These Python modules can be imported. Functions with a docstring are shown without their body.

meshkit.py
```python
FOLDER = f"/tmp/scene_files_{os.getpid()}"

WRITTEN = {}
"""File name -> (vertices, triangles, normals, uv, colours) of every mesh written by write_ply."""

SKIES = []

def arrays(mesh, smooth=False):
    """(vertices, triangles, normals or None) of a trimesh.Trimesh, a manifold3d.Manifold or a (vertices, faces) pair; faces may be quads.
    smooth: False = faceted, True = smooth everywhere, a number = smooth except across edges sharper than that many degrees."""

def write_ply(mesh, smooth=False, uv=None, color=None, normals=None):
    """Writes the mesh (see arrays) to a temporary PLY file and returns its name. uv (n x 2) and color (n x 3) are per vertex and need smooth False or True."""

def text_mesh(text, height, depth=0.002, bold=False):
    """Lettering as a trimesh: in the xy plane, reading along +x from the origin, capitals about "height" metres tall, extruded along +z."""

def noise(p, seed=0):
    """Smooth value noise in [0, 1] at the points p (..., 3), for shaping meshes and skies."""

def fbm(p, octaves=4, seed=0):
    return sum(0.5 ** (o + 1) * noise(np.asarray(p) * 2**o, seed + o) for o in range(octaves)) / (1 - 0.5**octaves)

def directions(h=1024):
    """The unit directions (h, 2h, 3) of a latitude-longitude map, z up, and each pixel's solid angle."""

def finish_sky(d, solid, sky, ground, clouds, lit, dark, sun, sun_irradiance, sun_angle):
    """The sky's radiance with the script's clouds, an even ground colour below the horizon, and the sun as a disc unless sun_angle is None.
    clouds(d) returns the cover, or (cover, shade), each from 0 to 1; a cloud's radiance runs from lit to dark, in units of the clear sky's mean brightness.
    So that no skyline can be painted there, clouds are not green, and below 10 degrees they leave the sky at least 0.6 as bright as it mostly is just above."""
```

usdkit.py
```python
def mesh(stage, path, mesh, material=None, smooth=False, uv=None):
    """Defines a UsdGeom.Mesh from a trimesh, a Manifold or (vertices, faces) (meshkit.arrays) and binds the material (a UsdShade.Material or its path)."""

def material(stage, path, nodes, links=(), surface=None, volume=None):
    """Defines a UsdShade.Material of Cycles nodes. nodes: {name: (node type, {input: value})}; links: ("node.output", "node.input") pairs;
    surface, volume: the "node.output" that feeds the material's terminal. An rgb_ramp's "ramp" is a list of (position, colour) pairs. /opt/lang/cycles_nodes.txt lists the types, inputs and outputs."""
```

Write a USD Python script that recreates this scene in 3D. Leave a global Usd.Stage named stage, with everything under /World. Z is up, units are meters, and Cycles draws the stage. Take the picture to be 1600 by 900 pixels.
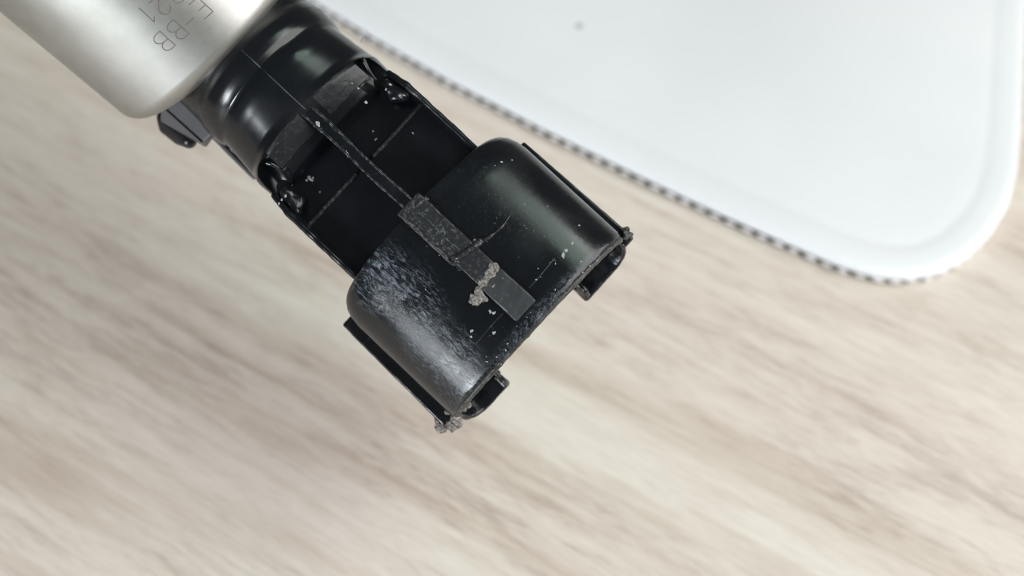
import math, random
import numpy as np, trimesh, usdkit
import manifold3d as m3
from meshkit import fbm, noise
from shapely.geometry import Polygon
from pxr import Usd, UsdGeom, UsdLux, UsdShade, Gf, Sdf

stage = Usd.Stage.CreateInMemory()
UsdGeom.SetStageUpAxis(stage, 'Z'); UsdGeom.SetStageMetersPerUnit(stage, 1.0)
UsdGeom.Xform.Define(stage, '/World'); UsdGeom.Scope.Define(stage, '/World/Looks')
rng = np.random.default_rng(7)

# ------------------------------------------------------------------ camera
# view frame in mm: x right, y up the picture, z towards the lens, origin D in front of the lens
D, H, TAU = 130.0, 44.0, math.radians(30)
FPX = 1858.0                                   # focal length in pixels of a 1600 px wide picture
XR = np.array([1., 0, 0]); UP = np.array([0, math.cos(TAU), math.sin(TAU)]); BK = np.array([0, -math.sin(TAU), math.cos(TAU)])
EYE = (D + H) * BK
def to_world(p):
    p = np.asarray(p, float)
    return (EYE + p[..., :1] * XR + p[..., 1:2] * UP + (p[..., 2:3] - D) * BK) / 1000.0
FOCAL, FSTOP = 5.6, 2.0
cam = UsdGeom.Camera.Define(stage, '/World/camera')
cam.CreateProjectionAttr('perspective')
cam.CreateFocalLengthAttr(FOCAL); cam.CreateHorizontalApertureAttr(FOCAL * 1600 / FPX); cam.CreateVerticalApertureAttr(FOCAL * 900 / FPX)
cam.CreateFStopAttr(FSTOP); cam.CreateFocusDistanceAttr(0.1265); cam.CreateClippingRangeAttr(Gf.Vec2f(0.01, 50))
cam.CreateExposureAttr(-0.08)
M = np.eye(4); M[0, :3], M[1, :3], M[2, :3], M[3, :3] = XR, UP, BK, EYE / 1000
cam.AddTransformOp().Set(Gf.Matrix4d(*M.ravel().tolist()))

# ------------------------------------------------------------------ lamps
def mat(name, nodes, links, surface): return usdkit.material(stage, '/World/Looks/' + name, nodes, links, surface=surface)
dome = UsdLux.DomeLight.Define(stage, '/World/room_light')
mroom = mat('room_light', {'b': ('background_shader', {'color': (0.93, 1.0, 0.97), 'strength': 0.11})}, [], 'b.background')
UsdShade.MaterialBindingAPI.Apply(dome.GetPrim()).Bind(mroom)
def lamp(name, d, dist, w, h, power, color):
    """A soft lamp in direction d (view frame), aimed at the part."""
    d = np.array(d, float); d /= np.linalg.norm(d)
    p = to_world(d * dist); z = d[0] * XR + d[1] * UP + d[2] * BK
    x = np.cross([0, 0, 1.], z); x /= np.linalg.norm(x); y = np.cross(z, x)
    l = UsdLux.RectLight.Define(stage, '/World/' + name)
    l.CreateWidthAttr(w); l.CreateHeightAttr(h); l.CreateIntensityAttr(power); l.CreateColorAttr(Gf.Vec3f(*color))
    m = np.eye(4); m[0, :3], m[1, :3], m[2, :3], m[3, :3] = x, y, z, p
    l.AddTransformOp().Set(Gf.Matrix4d(*m.ravel().tolist()))
lamp('window_light', (-0.56, -0.60, 0.60), 520, 0.165, 0.165, 29.0, (0.90, 0.96, 1.0))
lamp('ceiling_light', (0.78, 0.22, 0.57), 580, 0.62, 0.62, 4.6, (1.0, 0.985, 0.96))
lamp('far_room_light', (0.42, 0.62, 0.70), 620, 0.22, 0.22, 3.4, (0.76, 1.0, 0.87))

# ------------------------------------------------------------------ frames of the part
ANG = math.radians(43)
CU, SU = math.cos(ANG), math.sin(ANG)
def px(u, b): return 400 + CU * u + SU * b, 100 + SU * u - CU * b      # u along the part, b across it, in picture pixels
def ray(x, y): return np.array([(x - 800) / FPX, -(y - 450) / FPX, -1.0])
def frame(origin, tilt):
    a = np.array([CU * math.cos(tilt), -SU * math.cos(tilt), math.sin(tilt)]); b = np.array([SU, CU, 0.0]); n = np.cross(a, b)
    return np.array(origin, float), np.stack([a, b, n])
O1, R1 = frame(((740 - 800) / FPX * D, -(417 - 450) / FPX * D, 0), math.radians(6))
def L(u, b, z=0.0):
    """Where the picture point (u, b) meets the part's own plane at height z: local mm."""
    d = ray(*px(u, b)); e = np.array([0, 0, D])
    k = (z - R1[2] @ (e - O1)) / (R1[2] @ d)
    return R1 @ (e + k * d - O1)
A_ = lambda u, z=0.0: L(u, 0, z)[0]
ORIGIN_W = to_world(O1)
RW = np.stack([R1[i, 0] * XR + R1[i, 1] * UP + R1[i, 2] * BK for i in range(3)])

def inv(x, y): return CU * (x - 400) + SU * (y - 100), SU * (x - 400) - CU * (y - 100)
def smooth_line(pp, n):
    pp = np.array(pp, float); s = np.r_[0, np.cumsum(np.linalg.norm(np.diff(pp, axis=0), axis=1))]; q = np.linspace(0, s[-1], n)
    return np.stack([np.interp(q, s, pp[:, i]) for i in (0, 1)], 1)
# ------------------------------------------------------------------ prim helpers
used = {}
def unique(path):
    n = used.get(path, -1) + 1; used[path] = n
    return path if n == 0 else f'{path}_{n:03d}'
def tag(p, **kw):
    p = p.GetPrim() if hasattr(p, 'GetPrim') else p
    for k, v in kw.items(): p.SetCustomDataByKey(k, v)
def obj(name, mesh, m, parent='/World', smooth=35):
    if hasattr(mesh, 'to_mesh'):
        q = mesh.to_mesh(); mesh = trimesh.Trimesh(np.array(q.vert_properties[:, :3]), np.array(q.tri_verts), process=False)
    elif isinstance(mesh, tuple):
        mesh = trimesh.Trimesh(np.array(mesh[0]), np.array(mesh[1]), process=False)
    else: mesh = mesh.copy()
    mesh.vertices = mesh.vertices / 1000.0
    path = unique(f'{parent}/{name}')
    usdkit.mesh(stage, path, mesh, m, smooth=smooth)
    return path
def label(path, text): stage.GetPrimAtPath(path).SetCustomDataByKey('label', text)

def grid_faces(nr, nc, wrap):
    f = []
    for i in range(nr - 1):
        for j in range(nc if wrap else nc - 1):
            a, b = i * nc + j, i * nc + (j + 1) % nc
            f += [[a, b, b + nc], [a, b + nc, a + nc]]
    return f
def loft(sections):
    s = np.array(sections, float); nr, nc = s.shape[:2]
    v = s.reshape(-1, 3).tolist(); f = grid_faces(nr, nc, True)
    for r, flip in ((0, True), (nr - 1, False)):
        c = len(v); v.append(s[r].mean(0).tolist())
        for j in range(nc):
            t = [r * nc + j, r * nc + (j + 1) % nc, c]
            f.append(t[::-1] if flip else t)
    m = trimesh.Trimesh(np.array(v), np.array(f), process=False)
    if m.volume < 0: m.invert()
    return m
def man(t):
    t = trimesh.Trimesh(t.vertices, t.faces, process=True)
    return m3.Manifold(m3.Mesh(np.asarray(t.vertices, np.float32), np.asarray(t.faces, np.uint32)))
def hull(pts, r=0.25, seg=12):
    """Rounded solid: the hull of spheres at the points."""
    s = m3.Manifold.sphere(r, seg)
    return m3.Manifold.batch_hull([s.translate(tuple(map(float, p))) for p in pts])
def box(a0, a1, b0, b1, z0, z1, r=0.2):
    r = min(r, 0.49 * (a1 - a0), 0.49 * (b1 - b0), 0.49 * (z1 - z0))
    return hull([(a, b, z) for a in (a0 + r, a1 - r) for b in (b0 + r, b1 - r) for z in (z0 + r, z1 - r)], r)
def rough(m, amp, freq, length, seed=0):
    """Breaks up a clean surface: refined and pushed along its normals by noise (mm)."""
    if not isinstance(m, m3.Manifold): m = man(m)
    q = m.refine_to_length(length).to_mesh()
    t = trimesh.Trimesh(np.array(q.vert_properties[:, :3]), np.array(q.tri_verts), process=True)
    d = fbm(t.vertices * freq + seed * 13.7, 3, seed) - 0.5
    t.vertices = t.vertices + t.vertex_normals * (2 * amp * d)[:, None]
    return t
def tube(points, r, seg=8):
    p = np.array(points, float); r = np.broadcast_to(r, len(p))
    t = np.gradient(p, axis=0); t /= np.linalg.norm(t, axis=1, keepdims=True)
    ref = np.array([0.13, 0.21, 0.97]); a = np.cross(t, ref); a /= np.linalg.norm(a, axis=1, keepdims=True); b = np.cross(t, a)
    ang = np.arange(seg) * 2 * math.pi / seg
    return loft(p[:, None] + r[:, None, None] * (np.cos(ang)[None, :, None] * a[:, None] + np.sin(ang)[None, :, None] * b[:, None]))
def lump(c, size, seed, flat=(1, 1, 1), sub=3):
    t = trimesh.creation.icosphere(sub, 1.0)
    d = fbm(t.vertices * 1.6 + seed * 7.3, 3, seed)
    t.vertices = t.vertices * (0.45 + 1.1 * d)[:, None] * np.array(flat) * size + np.array(c)
    return t

# ------------------------------------------------------------------ materials
MM = {'tc': ('texture_coordinate', {}), 'mm': ('mapping', {'scale': (1000., 1000., 1000.)})}
MML = [('tc.object', 'mm.vector')]
def plastic(name, base=(0.0045, 0.0055, 0.0075), rough_=0.22, dust=0.5, dust_at=(0.60, 0.75), bump=0.25, scuffs=(), dirt_color=(0.20, 0.205, 0.215), grain=0.35):
    n = dict(MM); l = list(MML)
    n['dn'] = ('noise_texture', {'scale': 2.6, 'detail': 6.0, 'roughness': 0.72}); l.append(('mm.vector', 'dn.vector'))
    n['dr'] = ('map_range', {'range_type': 'smoothstep', 'from_min': dust_at[0], 'from_max': dust_at[1], 'to_min': 0.0, 'to_max': dust}); l.append(('dn.fac', 'dr.value'))
    n['big'] = ('noise_texture', {'scale': 0.22, 'detail': 3.0}); l.append(('mm.vector', 'big.vector'))
    n['bigr'] = ('map_range', {'from_min': 0.35, 'from_max': 0.7, 'to_min': 0.25, 'to_max': 1.0, 'clamp': True}); l.append(('big.fac', 'bigr.value'))
    n['m0'] = ('math', {'math_type': 'multiply'}); l += [('dr.result', 'm0.value1'), ('bigr.result', 'm0.value2')]
    last = 'm0.value'
    for i, (c, s, rot, lo, hi, k, freq) in enumerate(scuffs):
        # a patch of scratches: centre, half sizes in mm, turn, noise threshold, strength, noise stretch
        n[f'sm{i}'] = ('mapping', {'mapping_type': 'texture', 'location': c, 'rotation': (0, 0, rot), 'scale': s}); l.append(('mm.vector', f'sm{i}.vector'))
        n[f'sl{i}'] = ('vector_math', {'math_type': 'length'}); l.append((f'sm{i}.vector', f'sl{i}.vector1'))
        n[f'sr{i}'] = ('map_range', {'range_type': 'smoothstep', 'from_min': 0.25, 'from_max': 1.0, 'to_min': 1.0, 'to_max': 0.0}); l.append((f'sl{i}.value', f'sr{i}.value'))
        n[f'sc{i}'] = ('mapping', {'mapping_type': 'point', 'rotation': (0, 0, -rot + 0.5), 'scale': freq}); l.append(('mm.vector', f'sc{i}.vector'))
        n[f'sn{i}'] = ('noise_texture', {'scale': 1.0, 'detail': 9.0, 'roughness': 0.80, 'distortion': 0.8}); l.append((f'sc{i}.vector', f'sn{i}.vector'))
        n[f'st{i}'] = ('map_range', {'range_type': 'smoothstep', 'from_min': lo, 'from_max': hi, 'to_min': 0.0, 'to_max': k}); l.append((f'sn{i}.fac', f'st{i}.value'))
        n[f'sx{i}'] = ('math', {'math_type': 'multiply'}); l += [(f'sr{i}.result', f'sx{i}.value1'), (f'st{i}.result', f'sx{i}.value2')]
        n[f'sa{i}'] = ('math', {'math_type': 'add', 'use_clamp': True}); l += [(last, f'sa{i}.value1'), (f'sx{i}.value', f'sa{i}.value2')]
        last = f'sa{i}.value'
    n['col'] = ('mix', {'color1': base, 'color2': dirt_color}); l += [(last, 'col.fac')]
    n['rg'] = ('map_range', {'from_min': 0.3, 'from_max': 0.7, 'to_min': rough_ - 0.06, 'to_max': rough_ + 0.10, 'clamp': True}); l.append(('big.fac', 'rg.value'))
    n['rr'] = ('mix_float', {'b': 0.75}); l += [('rg.result', 'rr.a'), (last, 'rr.fac')]
    n['bn'] = ('noise_texture', {'scale': 5.5, 'detail': 4.0, 'roughness': 0.6}); l.append(('mm.vector', 'bn.vector'))
    n['bsum'] = ('math', {'math_type': 'multiply_add', 'value2': grain}); l += [('bn.fac', 'bsum.value1'), (last, 'bsum.value3')]
    n['bp'] = ('bump', {'strength': bump, 'distance': 0.00008}); l.append(('bsum.value', 'bp.height'))
    n['p'] = ('principled_bsdf', {'ior': 1.5}); l += [('col.color', 'p.base_color'), ('rr.result', 'p.roughness'), ('bp.normal', 'p.normal')]
    return mat(name, n, l, 'p.BSDF')

M_PLASTIC = plastic('black_plastic', dust=0.55, dust_at=(0.62, 0.78))
M_COLLAR = plastic('collar_plastic', rough_=0.21, dust=0.2, dust_at=(0.66, 0.8), bump=0.05)
M_LUG = plastic('grey_lug_plastic', base=(0.085, 0.083, 0.09), rough_=0.42, dust=0.3, bump=0.1)
M_SCUFF = plastic('scuffed_plastic', base=(0.008, 0.009, 0.011), rough_=0.34, dust=0.6, dust_at=(0.54, 0.78), bump=0.4, dirt_color=(0.11, 0.12, 0.135))
M_WEB = plastic('pocket_plastic', base=(0.0035, 0.004, 0.007), rough_=0.28, dust=0.3, dust_at=(0.68, 0.82))
M_RIM = plastic('dirty_rim_plastic', base=(0.022, 0.022, 0.021), rough_=0.40, dust=0.8, dust_at=(0.44, 0.72), bump=0.4, dirt_color=(0.20, 0.195, 0.18))
M_BLOCK = plastic('smoky_block_plastic', base=(0.036, 0.039, 0.042), rough_=0.34, dust=0.45, dust_at=(0.50, 0.75), bump=0.25)
M_TAB = plastic('worn_tab_plastic', base=(0.018, 0.0195, 0.022), rough_=0.32, dust=0.75, dust_at=(0.49, 0.74), bump=0.4, dirt_color=(0.20, 0.205, 0.21))
M_SLEEVE = plastic('sleeve_plastic', rough_=0.20, dust=0.4, dust_at=(0.60, 0.80), bump=0.12, grain=0.35, dirt_color=(0.20, 0.235, 0.29), scuffs=[
    ((-5.8, -7.5, 4), (4.8, 4.8, 12), 0.9, 0.47, 0.64, 0.9, (0.75, 2.0, 1.6)),
    ((-1.0, -7.0, 4), (6.8, 4.2, 12), -0.35, 0.49, 0.68, 0.9, (1.1, 3.6, 2.0)),
    ((4.5, -8.6, 3), (6.0, 4.2, 12), 0.2, 0.47, 0.66, 0.75, (0.9, 2.6, 1.8)),
    ((8.6, -10.2, 3), (3.8, 3.8, 12), 0.3, 0.46, 0.76, 0.55, (1.8, 4.0, 2.6)),
    ((9.3, 2.0, 4), (1.4, 13.0, 9), 0.0, 0.44, 0.68, 0.45, (2.2, 1.8, 2.0)),
    ((-3.0, 6.0, 4), (9.0, 5.5, 9), -0.2, 0.55, 0.78, 0.4, (2.6, 2.6, 2.0))])
M_MUD = mat('dried_mud', {**MM, 'n': ('noise_texture', {'scale': 3.5, 'detail': 5.0}), 'r': ('rgb_ramp', {'ramp': [(0.32, (0.06, 0.053, 0.047)), (0.52, (0.20, 0.183, 0.168)), (0.72, (0.38, 0.36, 0.34))]}),
    'b': ('bump', {'strength': 0.8, 'distance': 0.0001}), 'p': ('principled_bsdf', {'roughness': 0.9})},
    MML + [('mm.vector', 'n.vector'), ('n.fac', 'r.fac'), ('r.color', 'p.base_color'), ('n.fac', 'b.height'), ('b.normal', 'p.normal')], 'p.BSDF')
M_CRUMB = mat('pale_crumb', {'p': ('principled_bsdf', {'base_color': (0.34, 0.35, 0.36), 'roughness': 0.8})}, [], 'p.BSDF')
M_METAL = mat('zinc_plated_steel', {**MM,
    'st': ('mapping', {'scale': (3.0, 3.0, 3.0)}), 'n': ('noise_texture', {'scale': 1.0, 'detail': 5.0, 'roughness': 0.6}),
    'r': ('map_range', {'from_min': 0.3, 'from_max': 0.7, 'to_min': 0.43, 'to_max': 0.48}),
    'cn': ('noise_texture', {'scale': 0.10, 'detail': 6.0, 'roughness': 0.6}), 'cr': ('rgb_ramp', {'ramp': [(0.30, (0.35, 0.35, 0.325)), (0.5, (0.42, 0.418, 0.398)), (0.70, (0.50, 0.497, 0.485))]}),
    'b': ('bump', {'strength': 0.03, 'distance': 0.00005}), 'p': ('principled_bsdf', {'metallic': 1.0})},
    MML + [('mm.vector', 'st.vector'), ('st.vector', 'n.vector'), ('n.fac', 'r.value'), ('r.result', 'p.roughness'), ('mm.vector', 'cn.vector'), ('cn.fac', 'cr.fac'), ('cr.color', 'p.base_color'), ('n.fac', 'b.height'), ('b.normal', 'p.normal')], 'p.BSDF')
M_ENGRAVE = mat('engraving_marks', {'p': ('principled_bsdf', {'base_color': (0.15, 0.125, 0.125), 'roughness': 0.8})}, [], 'p.BSDF')

# wood-look laminate: grain runs down to the right
GR = math.radians(-31)
def wood():
    n = {'g': ('geometry', {}), 'rot': ('vector_rotate', {'rotation_type': 'z_axis', 'angle': -GR})}
    n = {'g': ('geometry', {}), 'rot': ('mapping', {'mapping_type': 'point', 'rotation': (0, 0, -GR), 'scale': (1000., 1000., 1000.)})}
    l = [('g.position', 'rot.vector')]
    def nz(key, sc, detail, ro, dist=0.0):
        n[key + 'm'] = ('mapping', {'scale': sc}); n[key] = ('noise_texture', {'scale': 1.0, 'detail': detail, 'roughness': ro, 'distortion': dist})
        l.extend([('rot.vector', key + 'm.vector'), (key + 'm.vector', key + '.vector')])
    nz('broad', (0.007, 0.055, 1), 3.0, 0.55, 1.0)
    nz('band', (0.0065, 0.10, 1), 4.0, 0.62, 0.9)
    nz('mid', (0.022, 0.17, 1), 5.0, 0.60, 1.2)
    nz('fine', (0.085, 0.75, 1), 5.0, 0.66, 1.0)
    nz('hair', (0.30, 2.4, 1), 4.0, 0.65, 0.5)
    nz('tint', (0.012, 0.03, 1), 2.0, 0.5)
    n['rb'] = ('rgb_ramp', {'ramp': [(0.16, (0.36, 0.30, 0.26)), (0.36, (0.525, 0.46, 0.41)), (0.54, (0.65, 0.60, 0.54)), (0.82, (0.735, 0.695, 0.64))]})
    n['s1'] = ('math', {'math_type': 'multiply_add', 'value2': 0.33}); n['s2'] = ('math', {'math_type': 'multiply_add', 'value2': 0.23}); n['s3'] = ('math', {'math_type': 'multiply_add', 'value2': 0.30}); n['s4'] = ('math', {'math_type': 'multiply', 'value2': 0.20})
    l += [('hair.fac', 's4.value1'), ('s4.value', 's3.value3'), ('fine.fac', 's3.value1'), ('mid.fac', 's2.value1'), ('s3.value', 's2.value3'), ('broad.fac', 's1.value1'), ('s2.value', 's1.value3'), ('s1.value', 'c1.value')]
    n['c1'] = ('map_range', {'from_min': 0.35, 'from_max': 0.64, 'to_min': 0.12, 'to_max': 0.86, 'clamp': True}); l.append(('c1.result', 'rb.fac'))
    n['tr'] = ('rgb_ramp', {'ramp': [(0.35, (1.0, 0.955, 0.95)), (0.65, (0.985, 0.975, 0.95))]}); l.append(('tint.fac', 'tr.fac'))
    n['mul'] = ('mix', {'mix_type': 'multiply', 'fac': 1.0}); l += [('rb.color', 'mul.color1'), ('tr.color', 'mul.color2')]
    n['bdr'] = ('rgb_ramp', {'ramp': [(0.50, (1, 1, 1)), (0.60, (0.90, 0.86, 0.84)), (0.72, (0.78, 0.72, 0.69))]}); l.append(('band.fac', 'bdr.fac'))
    n['mul2'] = ('mix', {'mix_type': 'multiply', 'fac': 1.0}); l += [('mul.color', 'mul2.color1'), ('bdr.color', 'mul2.color2')]
    n['b'] = ('bump', {'strength': 0.15, 'distance': 0.0001}); l.append(('fine.fac', 'b.height'))
    n['p'] = ('principled_bsdf', {'roughness': 0.5, 'specular_ior_level': 0.35}); l += [('mul2.color', 'p.base_color'), ('b.normal', 'p.normal')]
    return mat('pale_wood_laminate', n, l, 'p.BSDF')
M_WOOD = wood()
M_LEATHER = mat('white_leather', {'g': ('geometry', {}), 's': ('mapping', {'scale': (1000., 1000., 1000.)}), 'v': ('voronoi_texture', {'scale': 1.6}), 'b': ('bump', {'strength': 0.15, 'distance': 0.0001}),
    'n': ('noise_texture', {'scale': 0.03, 'detail': 2.0}), 'r': ('rgb_ramp', {'ramp': [(0.3, (0.74, 0.757, 0.785)), (0.7, (0.785, 0.80, 0.82))]}), 'p': ('principled_bsdf', {'roughness': 0.45, 'specular_ior_level': 0.4})},
    [('g.position', 's.vector'), ('s.vector', 'v.vector'), ('v.distance', 'b.height'), ('s.vector', 'n.vector'), ('n.fac', 'r.fac'), ('r.color', 'p.base_color'), ('b.normal', 'p.normal')], 'p.BSDF')
M_EDGE = mat('dark_edge_felt', {'p': ('principled_bsdf', {'base_color': (0.035, 0.034, 0.036), 'roughness': 0.9})}, [], 'p.BSDF')
M_THREAD = mat('white_thread', {'p': ('principled_bsdf', {'base_color': (0.78, 0.77, 0.78), 'roughness': 0.7})}, [], 'p.BSDF')
M_SPOT = mat('grey_stain', {'p': ('principled_bsdf', {'base_color': (0.33, 0.33, 0.36), 'roughness': 0.8})}, [], 'p.BSDF')

# ------------------------------------------------------------------ the table
t = trimesh.creation.box((700, 700, 25)); t.apply_translation((0, 60, -12.5))
p = obj('table_top', t, M_WOOD, smooth=False); tag(stage.GetPrimAtPath(p), kind='structure', label='pale wood-grain laminate table top under everything', category='table')

# ------------------------------------------------------------------ the white pad
def on_table(x, y, z=0.0):
    d = ray(x, y); w = d[0] * XR + d[1] * UP + d[2] * BK
    k = (z - EYE[2]) / w[2]
    return (EYE + k * w)[:2]
PT = 2.5                                                     # thickness of the pad
front = [(430, -42), (560, 38), (700, 118), (850, 195), (1000, 268), (1130, 329), (1250, 382), (1310, 408), (1365, 426), (1415, 432), (1465, 425), (1510, 403), (1550, 365), (1578, 320), (1592, 265), (1598, 200), (1603, 60), (1606, -60)]
pts = np.array([on_table(x, y, PT) for x, y in front])
far = np.array([pts[-1] + (0, 120), pts[0] + (-10, 190)])
poly = Polygon(np.vstack([pts, far])).buffer(-6).buffer(12).buffer(-6)
def resample(pg, step):
    c = pg.exterior; n = int(c.length / step)
    return np.array([c.interpolate(i * c.length / n).coords[0] for i in range(n)])
if poly.exterior.is_ccw is False: poly = Polygon(list(poly.exterior.coords)[::-1])
ring = resample(poly, 1.0)
tan = np.roll(ring, -1, 0) - np.roll(ring, 1, 0)
for _ in range(6): tan = (tan + np.roll(tan, 1, 0) + np.roll(tan, -1, 0)) / 3
tan /= np.linalg.norm(tan, axis=1, keepdims=True); inn = np.stack([-tan[:, 1], tan[:, 0]], 1)
pad = UsdGeom.Xform.Define(stage, '/World/desk_pad')
tag(pad, label='white leather pad with stitched rounded edge lying on the wood table', category='pad')
c0 = ring.mean(0)
pad.AddTranslateOp().Set(Gf.Vec3d(c0[0] / 1000, c0[1] / 1000, 0))
PADP = '/World/desk_pad'
# top cover: rolled border, a shallow pressed seam, then the flat middle
prof = [(o_, z_ * 0.70) for o_, z_ in [(0.30, 1.35), (0.0, 1.75), (0.0, 2.6), (0.25, 3.1), (0.8, 3.45), (1.8, 3.6), (3.4, 3.60), (4.2, 3.54), (4.8, 3.43), (5.3, 3.40), (5.8, 3.43), (6.6, 3.48), (8, 3.5), (14, 3.5)]]
secs = [np.column_stack([ring - c0 + inn * o, np.full(len(ring), z)]) for o, z in prof]
obj('leather_cover', loft(secs), M_LEATHER, PADP, smooth=60)
wgt = None
ring_px = []
for i in range(len(ring)):
    w = np.array([ring[i, 0], ring[i, 1], PT]) - EYE
    v = np.array([w @ XR, w @ UP, w @ BK]); ring_px.append((800 + FPX * v[0] / -v[2], 450 - FPX * v[1] / -v[2]))
ring_px = np.array(ring_px)
arcl = np.arange(len(ring)); bend = int(np.argmin(np.hypot(ring_px[:, 0] - 1370, ring_px[:, 1] - 427)))
tuck = np.clip((np.arange(len(ring)) - bend + 20) / 36.0, 0, 1) ** 1.5 * (np.arange(len(ring)) - bend < 150)   # the felt is tucked under beyond the corner
ed = [np.column_stack([ring - c0 + inn * (o + 1.1 * tuck[:, None]), np.full(len(ring), z)]) for o, z in ((0.5, 0.0), (0.12, 0.1), (0.10, 1.05), (0.5, 1.1))]
obj('felt_edge', loft(ed), M_EDGE, PADP, smooth=False)
# stitches along the edge that faces the lens
s_line = Polygon(ring).exterior
def stitch(a, b, up=1.0):
    v = []
    for k in np.linspace(0, 1, 5):
        c = a * (1 - k) + b * k
        v.append((c[0], c[1], up))
    return tube(v, np.array([0.15, 0.27, 0.32, 0.27, 0.15]) * rng.uniform(.85, 1.15), 8)
k = 0; pos = 0.0
vis = [i for i in range(len(ring))]
STEP = 2.55
nst = int(s_line.length / STEP)
for i in range(nst):
    s = (i + 0.5) * STEP; j = int(s / s_line.length * len(ring)) % len(ring)
    x, y = ring_px[j]
    if not (-60 < y < 520 and 380 < x < 1700): continue
    c = np.array(s_line.interpolate(s).coords[0]) - c0; tt = tan[j]; nn = inn[j]
    jit = rng.uniform(-0.22, 0.22); nn = nn * (1 - 3.2 * tuck[j])
    obj('stitch', stitch(c - tt * 0.78 - nn * (0.22 + jit * .4), c + tt * (0.72 + jit) - nn * (0.10 + jit * .3), 0.58 + jit * .5), M_THREAD, PADP, smooth=True)
sp = on_table(905, 41, 2.45) - c0
st = trimesh.creation.cylinder(0.55, 0.03, sections=20); st.vertices[:, :2] *= 1 + 0.25 * (fbm(st.vertices * 1.5 + 5, 2) - .5)[:, None]; st.apply_translation((sp[0], sp[1], 2.47))
obj('ink_spot', st, M_SPOT, PADP, smooth=False)

# ------------------------------------------------------------------ the solenoid
sol = UsdGeom.Xform.Define(stage, '/World/solenoid')
tag(sol, label='silver metal solenoid with scuffed black plastic connector held above the table', category='solenoid')
mw = np.eye(4); mw[:3, :3] = RW; mw[3, :3] = ORIGIN_W
sol.AddTransformOp().Set(Gf.Matrix4d(*mw.ravel().tolist()))
S = '/World/solenoid'

# --- metal can, leaning up out of the picture
TC = math.radians(-36)                                        # its axis against the connector's
ca = np.array([math.cos(TC), 0, math.sin(TC)]); cn = np.array([-math.sin(TC), 0, math.cos(TC)]); cb = np.array([0, 1., 0])
RC = 15.0
top_rim = L(-30, 0, 5.9)                                      # the rim's highest point
CE = np.array([top_rim[0], 0.0, top_rim[2]]) - RC * cn
fil = 2.2
cprof = [(0.5, 9.9), (0.5, RC - 3.3), (0.25, RC - 2.9), (0, RC - fil)]
cprof = [(0.0, 9.4), (0.0, RC - fil)] + [(-fil + fil * math.cos(t), RC - fil + fil * math.sin(t)) for t in np.linspace(0.12, math.pi / 2, 12)] + [(-8, RC), (-14, RC), (-22, RC), (-34, RC), (-35, RC - 1), (-35, 6)]
th = np.linspace(0, 2 * math.pi, 161)[:-1]
can = loft([[CE + ca * x + r * (math.cos(q) * cn + math.sin(q) * cb) for q in th] for x, r in cprof])
p_can = obj('metal_can', can, M_METAL, S, smooth=50)
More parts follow.
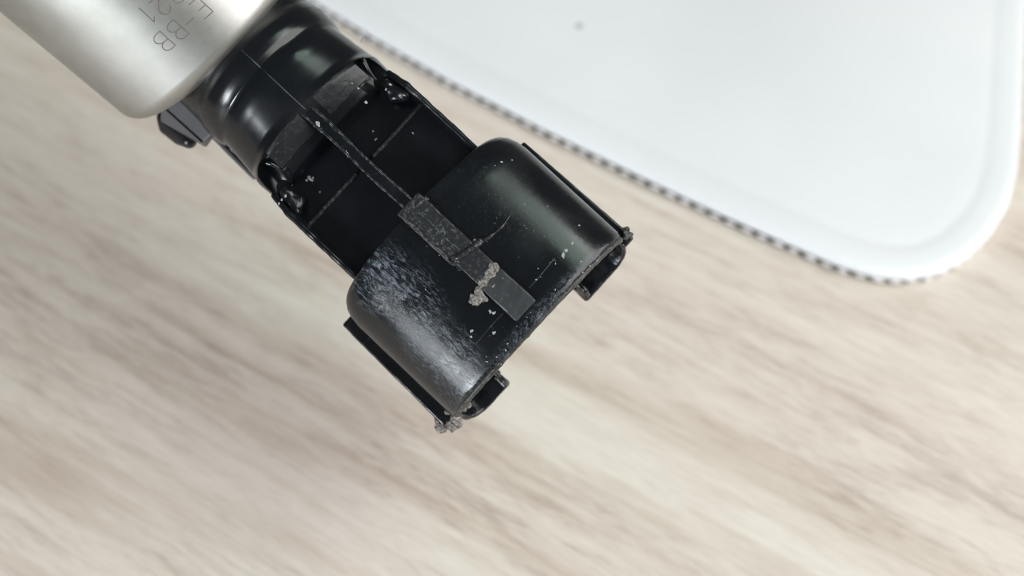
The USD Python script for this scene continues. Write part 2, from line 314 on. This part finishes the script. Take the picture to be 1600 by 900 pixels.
# engraved characters, cut as thin strokes round the can
def on_can(x, y, lift=0.0):
    d = R1 @ ray(x, y); e = R1 @ (np.array([0, 0, D]) - O1) - CE
    dd = d - (d @ ca) * ca; ee = e - (e @ ca) * ca; r = RC + lift
    a, b, c = dd @ dd, 2 * dd @ ee, ee @ ee - r * r
    k = (-b - math.sqrt(b * b - 4 * a * c)) / (2 * a)
    return e + k * d + CE
def arc(cx, cy, rx, ry, t0, t1, n=10): return [(cx + rx * math.cos(t), cy + ry * math.sin(t)) for t in np.radians(np.linspace(t0, t1, n))]
GLYPH = {'E': [[(0, 0), (0, 1)], [(0, 1), (.55, 1)], [(0, .52), (.45, .52)], [(0, 0), (.55, 0)]],
         'B': [[(0, 0), (0, 1)], [(0, 1), (.22, 1)] + arc(.24, .76, .27, .24, 90, -90) + [(0, .52)], [(.22, .52)] + arc(.24, .26, .31, .26, 90, -90) + [(0, 0)]],
         '-': [[(.05, .5), (.55, .5)]],
         '2': [arc(.28, .72, .28, .28, 170, -30) + [(.0, .02), (.58, .02)]],
         '1': [[(.25, 0), (.25, 1), (.05, .8)]]}
def engrave(ch, topx, topy, h=33):
    right = np.array([-.74, .66]); up = np.array([.735, .675])
    out = []
    for s in GLYPH[ch]:
        q = []
        for a, b in zip(s[:-1], s[1:]):
            q += [np.array(a) * (1 - t) + np.array(b) * t for t in np.linspace(0, 1, 5)[:-1]]
        q.append(np.array(s[-1]))
        out.append(tube([on_can(*(np.array([topx, topy]) + right * h * x + up * h * (y - 1)), lift=0.01) for x, y in q], 0.05, 6))
    return trimesh.util.concatenate(out)
for ch, x, y in (('E', 333, 18), ('-', 316, 38), ('B', 295, 53), ('B', 274, 71), ('2', 292, -4), ('2', 271, 14), ('1', 247, 29)):
    obj('engraved_character', engrave(ch, x, y), M_ENGRAVE, p_can, smooth=True)

# --- collar: a round neck coming out of the can, with a raised ring at its root
WN = 9.65                                                     # half width of the neck
ZC = -3.2
def arch(a, hw, crown, zc=ZC, zb=-8.0, ex=2.15, n=44):
    q = np.linspace(0, math.pi, n); c, s = np.cos(q), np.sin(q)
    y = hw * np.sign(c) * np.abs(c) ** (2 / ex); z = zc + (crown - zc) * np.abs(s) ** (2 / ex)
    pts = [(a, yy, zz) for yy, zz in zip(y, z)]
    return pts + [(a, -hw, (zc + zb) / 2), (a, -hw * .96, zb), (a, hw * .96, zb), (a, hw, (zc + zb) / 2)]
CSEC = ((-150, 9.2, 5.3), (-42, 9.3, 5.7), (-30, 9.45, 6.05), (-20, 9.55, 6.28), (-8, 9.56, 6.34), (2, 9.5, 6.22), (9, 9.36, 6.02), (13, 9.22, 5.88), (17, 9.12, 5.88), (24, 9.15, 5.98), (32, 9.2, 5.97), (50, 9.32, 5.74), (70, 9.48, 5.44), (90, 9.64, 5.14), (98, 9.7, 4.98), (104, 9.7, 4.7), (120, 9.66, 3.75), (138, 9.6, 2.5), (146, 9.6, 1.9), (150, 9.6, 1.2))
for_a = [A_(u, 5) for u, _, _ in CSEC]
from scipy.interpolate import PchipInterpolator
cu = np.array(CSEC); f_hw, f_cr = PchipInterpolator(cu[:, 0], cu[:, 1]), PchipInterpolator(cu[:, 0], cu[:, 2])
f_ex = lambda u: 2.15 + 1.5 * float(np.clip((u - 82) / 26, 0, 1)) ** 2
cs = [arch(A_(u, 5), float(f_hw(u)), float(f_cr(u)), n=72, ex=f_ex(u)) for u in np.r_[-150, -100, -60, np.linspace(-42, 150, 128)]]
def collar_surf(a, y):
    hw = float(np.interp(a, for_a, [c[1] for c in CSEC])); cr = float(np.interp(a, for_a, [c[2] for c in CSEC]))
    ex = f_ex(float(np.interp(a, for_a, [c[0] for c in CSEC])))
    return ZC + (cr - ZC) * max(1e-6, 1 - abs(y / hw) ** ex) ** (1 / ex)
collar = man(loft(cs))
# hollows at both shoulders where the round neck meets the flat web
for sg in (1, -1):
    c = L(154, sg * 117, 2.5)
    e = m3.Manifold.sphere(1, 40).scale((3.5, 2.2, 3.6)).rotate((0, 0, sg * 18)).translate((c[0] + .4, c[1], c[2] + 0.4))
    collar = collar - e
q = collar.refine_to_length(0.8).to_mesh(); collar_t = trimesh.Trimesh(q.vert_properties[:, :3], q.tri_verts, process=True)
p_col = obj('collar', collar_t, M_COLLAR, S, smooth=40)
# moulding seam along the top of the collar
def collar_z(u): return collar_surf(A_(u, 5), 0.0)
obj('mould_seam', tube([(A_(u, 5), L(u, 1, 5)[1], collar_z(u) - 0.02) for u in np.linspace(-24, 104, 40)], 0.09, 6), M_SCUFF, p_col, smooth=True)
# scuffed slopes on both sides of the rib, where the collar drops to the web
def slope_patch(b0, b1, seed):
    us, bs = np.linspace(101, 143, 26), np.linspace(b0, b1, 40); top = []
    for u in us:
        for b in bs:
            k = (u - 101) / 42
            q = L(u + 2.0 * (noise([b * .12 + seed, 0, 0], seed) - .5), b, 4.9 - 2.6 * k); z = collar_surf(q[0], q[1])
            z += .085
            top.append((q[0], q[1], z + 0.07 * (fbm(q * 1.5 + seed, 3, seed) - .5)))
    top = np.array(top); n = len(top); bot = top - (0, 0, 0.9)
    f = grid_faces(26, 40, False); f2 = [[x[0] + n, x[2] + n, x[1] + n] for x in f]
    edge = [i for i in range(40)] + [i * 40 + 39 for i in range(1, 26)] + [25 * 40 + i for i in range(38, -1, -1)] + [i * 40 for i in range(24, 0, -1)]
    for i, j in zip(edge, edge[1:] + edge[:1]): f2 += [[i, i + n, j], [j, i + n, j + n]]
    t = trimesh.Trimesh(np.vstack([top, bot]), np.array(f + f2), process=False); t.fix_normals(); return t
for i, (b0, b1) in enumerate(((-92, -13), (22, 106))):
    obj('scuffed_slope', slope_patch(b0, b1, i), M_SCUFF, S, smooth=30)
    us_ = L(143, b0, 2.3), L(143, b1, 2.3)
    obj('slope_edge', rough(tube(np.linspace(us_[0], us_[1], 30) + [0, 0, -.1], 0.2, 8), 0.12, 1.4, 0.2, 70 + i), M_TAB, S)

# bright curled edges beside the hollows
for pts2 in ([(567, 92), (571, 100), (575, 108), (580, 116), (587, 124)], [(416, 254), (424, 256), (433, 261), (444, 272), (456, 290)]):
    q2 = smooth_line(pts2, 24)
    v = []
    for k, (x, y) in enumerate(q2):
        z = 2.0
        for _ in range(4): g = L(*inv(x, y), z); z = min(max(collar_surf(g[0], np.clip(g[1], -9.3, 9.3)), 0.6), 3.4)
        v.append(L(*inv(x, y), z) - np.array([0, 0, .12]))
    obj('shoulder_edge', rough(tube(v, np.linspace(.26, .12, 24), 10), 0.05, 1.2, .2, 88), M_COLLAR, S)

# --- grey side lug under the can rim
def blob(points, r): return m3.Manifold.batch_hull([m3.Manifold.sphere(r, 24).translate(tuple(L(*q) - np.array([0, 0, r]))) for q in points])
obj('side_lug', blob([(-66, -120, -2.6), (22, -118, -2.6), (-64, -144, -3.4), (20, -142, -3.4), (-48, -163, -4.9), (26, -146, -5.2)], 0.3), M_LUG, S, smooth=50)
obj('lug_groove', tube([L(u, -148 + .05 * (u + 60) * .3, -3.45) for u in np.linspace(-60, 22, 12)], 0.10, 6), M_WEB, S, smooth=True)
obj('rubber_seal', blob([(-52, -160, -5.6), (0, -160, -5.6), (-40, -168, -6.2), (-14, -166, -6.2)], 0.95), M_WEB, S, smooth=True)
obj('neck_flange', rough(hull([L(u, b, z) for u, b in ((16, -128), (60, -129.5), (118, -131)) for z in (-5.2, -4.2)], .3), 0.05, .8, .4, 77), M_LUG, S)

# --- web with pockets
ZF = -0.3
a0, a1 = A_(120, 1), A_(352, 1)
obj('web', box(a0, a1, -9.5, 9.5, -6.0, ZF, 0.25), M_WEB, S)
am = A_(229, 1)
obj('web_step', box(am, a1, -9.2, 9.2, ZF - 1, ZF + 0.35, 0.12), M_WEB, S)
for sg in (1, -1):
    r = hull([(A_(158, 2), sg * 9.25, z) for z in (-3, 1.2)] + [(A_(196, 2), sg * 9.5, z) for z in (-3, 2.4)] + [(A_(345, 2), sg * 9.5, z) for z in (-3, 2.0)], 0.38)
    obj('side_rail', rough(r, 0.10, 1.0, 0.35, 3 + sg), M_PLASTIC, S)
    # the torn scuffed knob where each rail meets the collar
    c = L(186, sg * 122, 2.2)
    obj('rail_knob', rough(hull([c + np.array([-1.2, -sg * .4, -.8]), c + np.array([1.1, sg * .3, -.6]), c + np.array([0.2, -sg * 0.9, -1.0])], 0.6, 16), 0.35, 0.8, 0.22, 9 + sg), M_PLASTIC, S)
    obj('cross_rib', box(am - 0.25, am + 0.25, min(sg * 1.2, sg * 9.2), max(sg * 1.2, sg * 9.2), ZF - .5, ZF + 0.66, 0.2), M_TAB, S)
# centre rib with its double ridge
zr = 3.6
rib0, rib1 = L(108, 2, 4.3), L(338, 3, zr)
rib = hull([(rib0[0], y, z) for y in (-0.22, 0.50) for z in (0, 4.3)] + [(rib1[0], y, z) for y in (-0.30, 0.60) for z in (0, zr)], 0.25)
p_rib = obj('centre_rib', rough(rib, 0.10, 1.2, 0.25, 21), M_PLASTIC, S)
for y, s in ((-0.45, 5), (0.74, 6)):
    n_ = 60; pts_ = [(rib0[0] + (rib1[0] - rib0[0]) * k, y + 0.07 * math.sin(9 * k + s), 4.5 + (zr - 4.3) * k - 0.02) for k in np.linspace(0, 1, n_)]
    rr = 0.05 + 0.22 * fbm(np.array(pts_) * 1.1 + s, 3, s)
    obj('worn_ridge', rough(tube(pts_, rr, 8), 0.12, 1.6, 0.16, s), M_SCUFF, p_rib)

# --- connector sleeve: an open D-shaped shell
HW, CROWN, ZS = 13.55, 6.0, -1.6
u0, u1 = A_(333, 5.8), A_(596, 5.8)
def sleeve_section(a, hw, crown, zb, ex=2.35, n=60):
    q = np.linspace(0, math.pi, n); c, s = np.cos(q), np.sin(q)
    y = hw * np.sign(c) * np.abs(c) ** (2 / ex); z = ZS + (crown - ZS) * np.abs(s) ** (2 / ex)
    return [(a, yy, zz) for yy, zz in zip(y, z)] + [(a, -hw, (ZS + zb) / 2), (a, -hw + .5, zb + .15), (a, -hw + 1.4, zb), (a, hw - 1.4, zb), (a, hw - .5, zb + .15), (a, hw, (ZS + zb) / 2)]
def sleeve_top(a, y, hw=HW, crown=CROWN, ex=2.35): return ZS + (crown - ZS) * max(1e-6, 1 - abs(y / hw) ** ex) ** (1 / ex)
back = [(0.0, 2.0), (0.12, 1.5), (0.5, .95), (1.2, .45), (2.2, .12), (3.4, 0)]
outer = [sleeve_section(u0 + da, HW - ins, CROWN - min(ins, .35) * .55, -7.0 + ins * .6) for da, ins in back]
outer += [sleeve_section(a, HW, CROWN, -7.0) for a in np.linspace(u0 + 5, u1 - 0.6, 9)]
outer += [sleeve_section(u1 - 0.25, HW - 0.06, CROWN - .08, -6.94), sleeve_section(u1 - 0.06, HW - 0.2, CROWN - .24, -6.8), sleeve_section(u1, HW - 0.45, CROWN - .5, -6.55)]
inner = [sleeve_section(a, HW - 1.35, CROWN - 1.4, -5.8) for a in (u0 + 2.5, u1 + 3)]
shell = man(loft(outer)) - man(loft(inner)) - m3.Manifold.cube((8, 12.6, 4), True).translate((u1 - 2.5, -0.4, -7))
q = shell.refine_to_length(0.6).to_mesh(); sh = trimesh.Trimesh(q.vert_properties[:, :3], q.tri_verts, process=True)
front_v = sh.vertices[:, 0] > u1 - 1.0
d = fbm(sh.vertices * 0.9, 3, 4) - .5
sh.vertices[:, 0] += np.where(front_v, 0.35 * d, 0)
p_sl = obj('connector_sleeve', sh, M_SLEEVE, S, smooth=40)
# battered rim along the mouth
rim = []
for q in np.linspace(0.09, math.pi - 0.09, 110):
    c, s = math.cos(q), math.sin(q)
    y = (HW - .5) * np.sign(c) * abs(c) ** (2 / 2.35); z = ZS + (CROWN - .55 - ZS) * abs(s) ** (2 / 2.35)
    rim.append((u1 + 0.05, y, z))
rim = np.array(rim); rimr = 0.34 + 0.16 * (fbm(rim * 1.3, 3, 8) - .5)
obj('worn_rim', rough(tube(rim, rimr, 10), 0.06, 1.8, 0.22, 2), M_RIM, p_sl)
# lower lips, hooked inwards, reaching a little past the top edge
for sgn, yi in ((-1, -7.2), (1, 6.1)):
    yo = sgn * (HW - .45); ae = A_(630, -6)
    cy, cz, rr_ = yo - sgn * 2.6, -4.0, 2.6
    path = [(yi - sgn * .1, -5.5, ae - .5), (yi, -6.6, ae - .25)] + [(cy + sgn * rr_ * math.sin(t), cz - rr_ * math.cos(t), ae - .25 - 1.1 * (t / 1.57) ** 2) for t in np.linspace(0, math.pi / 2, 7)] + [(yo, -2.2, u1 - .3)]
    if sgn > 0: path[0] = (yi + .5, -5.2, ae - .9)
    lip = m3.Manifold()
    for p0, p1 in zip(path[:-1], path[1:]):
        lip = lip + hull([(x, y, z) for y, z, e in (p0, p1) for x in (u1 - 4, e)], 0.33, 14)
    obj('lower_lip', rough(lip, 0.10, 1.1, 0.3, 31 + sgn), M_PLASTIC, p_sl)
# guide rails on the flanks
for sg, us, ue, w in ((-1, 380, 598, 1.25), (1, 392, 614, 0.85)):
    zr_ = -3.4
    y0 = sg * (HW - .3); y1 = L(480, sg * (208 if sg < 0 else 198), zr_)[1]
    a_s, a_e = A_(us, zr_), A_(ue, zr_)
    r = hull([(a_s, y, z) for y in (y0, y1 - sg * .25) for z in (-4.4, zr_)] + [(a_e, y, z) for y in (y0, y1 + sg * .1) for z in (-4.4, zr_)], 0.24)
    obj('guide_rail', rough(r, 0.06, 1.2, 0.35, 41 + sg), M_PLASTIC, p_sl)
# raised tongue down the middle of the sleeve
def on_sleeve(u, b, dz=0.0):
    z = CROWN
    for _ in range(3):
        p_ = L(u, b, z); z = sleeve_top(p_[0], p_[1]) + dz
    return np.array([p_[0], p_[1], z])
def plate(u_0, u_1, b_0, b_1, hgt, r=0.2):
    P = [on_sleeve(u, b, hgt - r) for u in (u_0, u_1) for b in (b_0, b_1)]
    return hull([p_ - np.array([0, 0, d]) for p_ in P for d in (0, hgt)], r)
obj('tongue', rough(plate(324, 436, -19, 24, 0.30), 0.09, 1.4, 0.2, 51), M_TAB, p_sl)
obj('tongue', rough(plate(436, 500, -13, 24, 0.24), 0.06, 1.2, 0.25, 52), M_TAB, p_sl)
obj('tongue_ridge', rough(tube([on_sleeve(u, -18 + 1.5 * math.sin(u / 9), .30) for u in np.linspace(328, 436, 40)], 0.15, 7), 0.12, 2.2, 0.2, 55), M_TAB, p_sl)
obj('tongue_ridge', rough(tube([on_sleeve(u, 4 + 1.2 * math.sin(u / 11), .30) for u in np.linspace(345, 430, 30)], 0.10, 7), 0.10, 2.2, 0.2, 56), M_TAB, p_sl)
obj('latch_block', rough(plate(500, 569, -14, 25, 0.45, 0.2), 0.11, 0.9, 0.2, 53), M_BLOCK, p_sl)
# curved flash line and the fine cross seam
fl = [(706, 404), (716, 402), (730, 393), (748, 380), (762, 372), (776, 362), (788, 350), (797, 336)]
ln = smooth_line(fl, 60); rr = np.interp(np.linspace(0, 1, 60), [0, .4, .5, 1], [0.34, 0.34, 0.2, 0.07])
pts_ = [on_sleeve(*inv(x, y), dz=(0.34 if k < 26 else 0.04)) for k, (x, y) in enumerate(ln)]
obj('moulding_flash', rough(tube(pts_, rr, 9), 0.16, 2.0, 0.18, 61), M_TAB, p_sl)
for b0, b1 in ((-84, -22), (34, 96)):
    obj('cross_seam', tube([on_sleeve(549 + 1.5 * math.sin(b / 25), b, 0.0) for b in np.linspace(b0, b1, 26)], 0.075, 6), M_TAB, p_sl, smooth=True)
# dried dirt stuck to the plastic
def grit_mass(balls, seed, amp=0.3, freq=1.7):
    """Dried dirt: overlapping lumps fused and broken up into a craggy crust."""
    g = m3.Manifold.batch_boolean([m3.Manifold.sphere(1, 16).scale(tuple(np.array(f) * r)).rotate((0, 0, float(37 * i))).translate(tuple(map(float, c))) for i, (c, r, f) in enumerate(balls)], m3.OpType.Add)
    t = rough(g, amp, freq, 0.16, seed); t.vertices += t.vertex_normals * (0.22 * (noise(t.vertices * 4.5, seed) - .5))[:, None]
    return t
def clump(name, spots, m, parent, base=on_sleeve):
    return obj(name, grit_mass([(base(*inv(x, y), dz=dz * .5), sz * .86, (fl_[0], fl_[1], fl_[2] * .5)) for x, y, sz, dz, fl_ in spots], len(spots)), m, parent, smooth=30)
c = clump('dried_mud', [(772, 418, .62, .7, (1.1, .8, .5)), (766, 428, .7, .6, (1, .9, .5)), (758, 440, .75, .5, (1.1, 1, .5)), (768, 446, .6, .6, (1, .9, .4)), (750, 456, .6, .25, (1, .9, .5)), (742, 468, .65, .15, (1.2, .9, .4)), (754, 468, .5, .15, (1, .8, .4)), (786, 440, .5, .7, (1, .9, .3))], M_MUD, p_sl)
c = clump('mud_crumb', [(712, 408, .55, .3, (1, 1, .6)), (718, 418, .42, .1, (1, 1, .6)), (708, 398, .4, .4, (1, .8, .6)), (748, 378, .38, .35, (1, .8, .6)), (690, 388, .34, .35, (1, 1, .6)), (636, 330, .4, .3, (1, 1, .7)), (662, 312, .5, .25, (1.1, .8, .5)), (655, 318, .42, .35, (1, .8, .6)), (742, 376, .35, .4, (1, .8, .5))], M_TAB, p_sl)
# crumbling dirt plug at the lower corner of the mouth
balls = []
for i in range(20):
    k = rng.uniform(0, 1)
    balls.append((L(590 + 24 * k + rng.normal(0, 4), -203 + 18 * rng.uniform(-1, 1) * (1 - .4 * k) + 8 * k, rng.uniform(-5.2, -3.2)), rng.uniform(.3, .75), (1, .8, .8)))
for i in range(9): balls.append((L(606 + rng.normal(0, 3), rng.uniform(-190, -158), rng.uniform(-5.5, -3.5)), rng.uniform(.2, .45), (1, .8, .8)))
obj('dirt_plug', grit_mass(balls, 5, 0.42, 1.3), M_MUD, p_sl, smooth=30)
balls = [(L(608 + rng.normal(0, 4), 196 + rng.normal(0, 4), rng.uniform(-4.5, -2.5)), rng.uniform(.3, .55), (1, .8, .8)) for i in range(9)]
obj('dirt_plug', grit_mass(balls, 6, 0.3, 1.4), M_RIM, p_sl, smooth=30)
# pale crumbs and grit scattered over the plastic
ms = []
def crumb(c, s, seed):
    t = trimesh.creation.icosphere(1, 1.0)
    r_ = np.random.default_rng(seed)
    t.vertices = t.vertices * r_.uniform(.45, 1.35, (len(t.vertices), 1)) * np.array([r_.uniform(.7, 1.5), r_.uniform(.5, 1.1), .5]) * s
    t.apply_transform(trimesh.transformations.rotation_matrix(r_.uniform(0, 6.28), [0, 0, 1])); t.apply_translation(c); ms.append(t)
for x, y, s in ((880, 400, .26), (884, 392, .2), (894, 380, .18), (737, 517, .22), (736, 526, .18), (772, 520, .16), (766, 487, .2), (772, 489, .16), (784, 253, .16), (800, 250, .1), (905, 352, .12), (838, 437, .1), (545, 500, .14), (570, 515, .14), (600, 535, .14), (868, 412, .12)):
    u, b = inv(x, y)
    if abs(b) < 180: crumb(on_sleeve(u, b, .05), s, int(x))
for x, y, s, z in ((484, 280, .26, ZF), (489, 278, .18, ZF), (479, 282, .16, ZF), (500, 300, .12, ZF), (474, 352, .28, 1.6), (471, 358, .2, 1.6), (587, 218, .12, ZF), (583, 205, .1, ZF), (645, 208, .1, ZF + .4), (572, 160, .14, 3), (496, 195, .35, 4.4), (503, 203, .3, 4.3), (510, 200, .25, 4.3), (541, 238, .3, 4.2), (545, 243, .2, 4.1), (428, 226, .12, 4), (440, 232, .14, 3.6), (455, 215, .12, 3.8), (452, 225, .1, 3.6), (436, 318, .2, 2.2), (446, 306, .16, 2.4), (440, 312, .13, 2.4), (610, 132, .15, 2.2), (603, 140, .12, 2.2), (560, 138, .14, 3.2), (550, 130, .12, 3.4), (525, 156, .14, 3.0)):
    crumb(L(*inv(x, y), z), s, int(x + y))
for i in range(16):
    u, b = rng.uniform(578, 602), rng.uniform(-150, 165)
    crumb(on_sleeve(u, b, .02), rng.uniform(.05, .13), 300 + i)
for i in range(45):
    u, b = rng.uniform(340, 590), rng.uniform(-165, 165)
    crumb(on_sleeve(u, b, .0), rng.uniform(.025, .06), 500 + i)
p = obj('grit', trimesh.util.concatenate(ms), M_CRUMB, S, smooth=False); tag(stage.GetPrimAtPath(p), kind='stuff')
# a loose fibre on the right shoulder of the neck
fb = [(564, 66), (566, 60), (570, 58), (574, 59)]
obj('fibre', tube([L(*inv(x, y), 1.5 + .3 * i) for i, (x, y) in enumerate(smooth_line(fb, 14))], 0.05, 6), M_CRUMB, S, smooth=True)
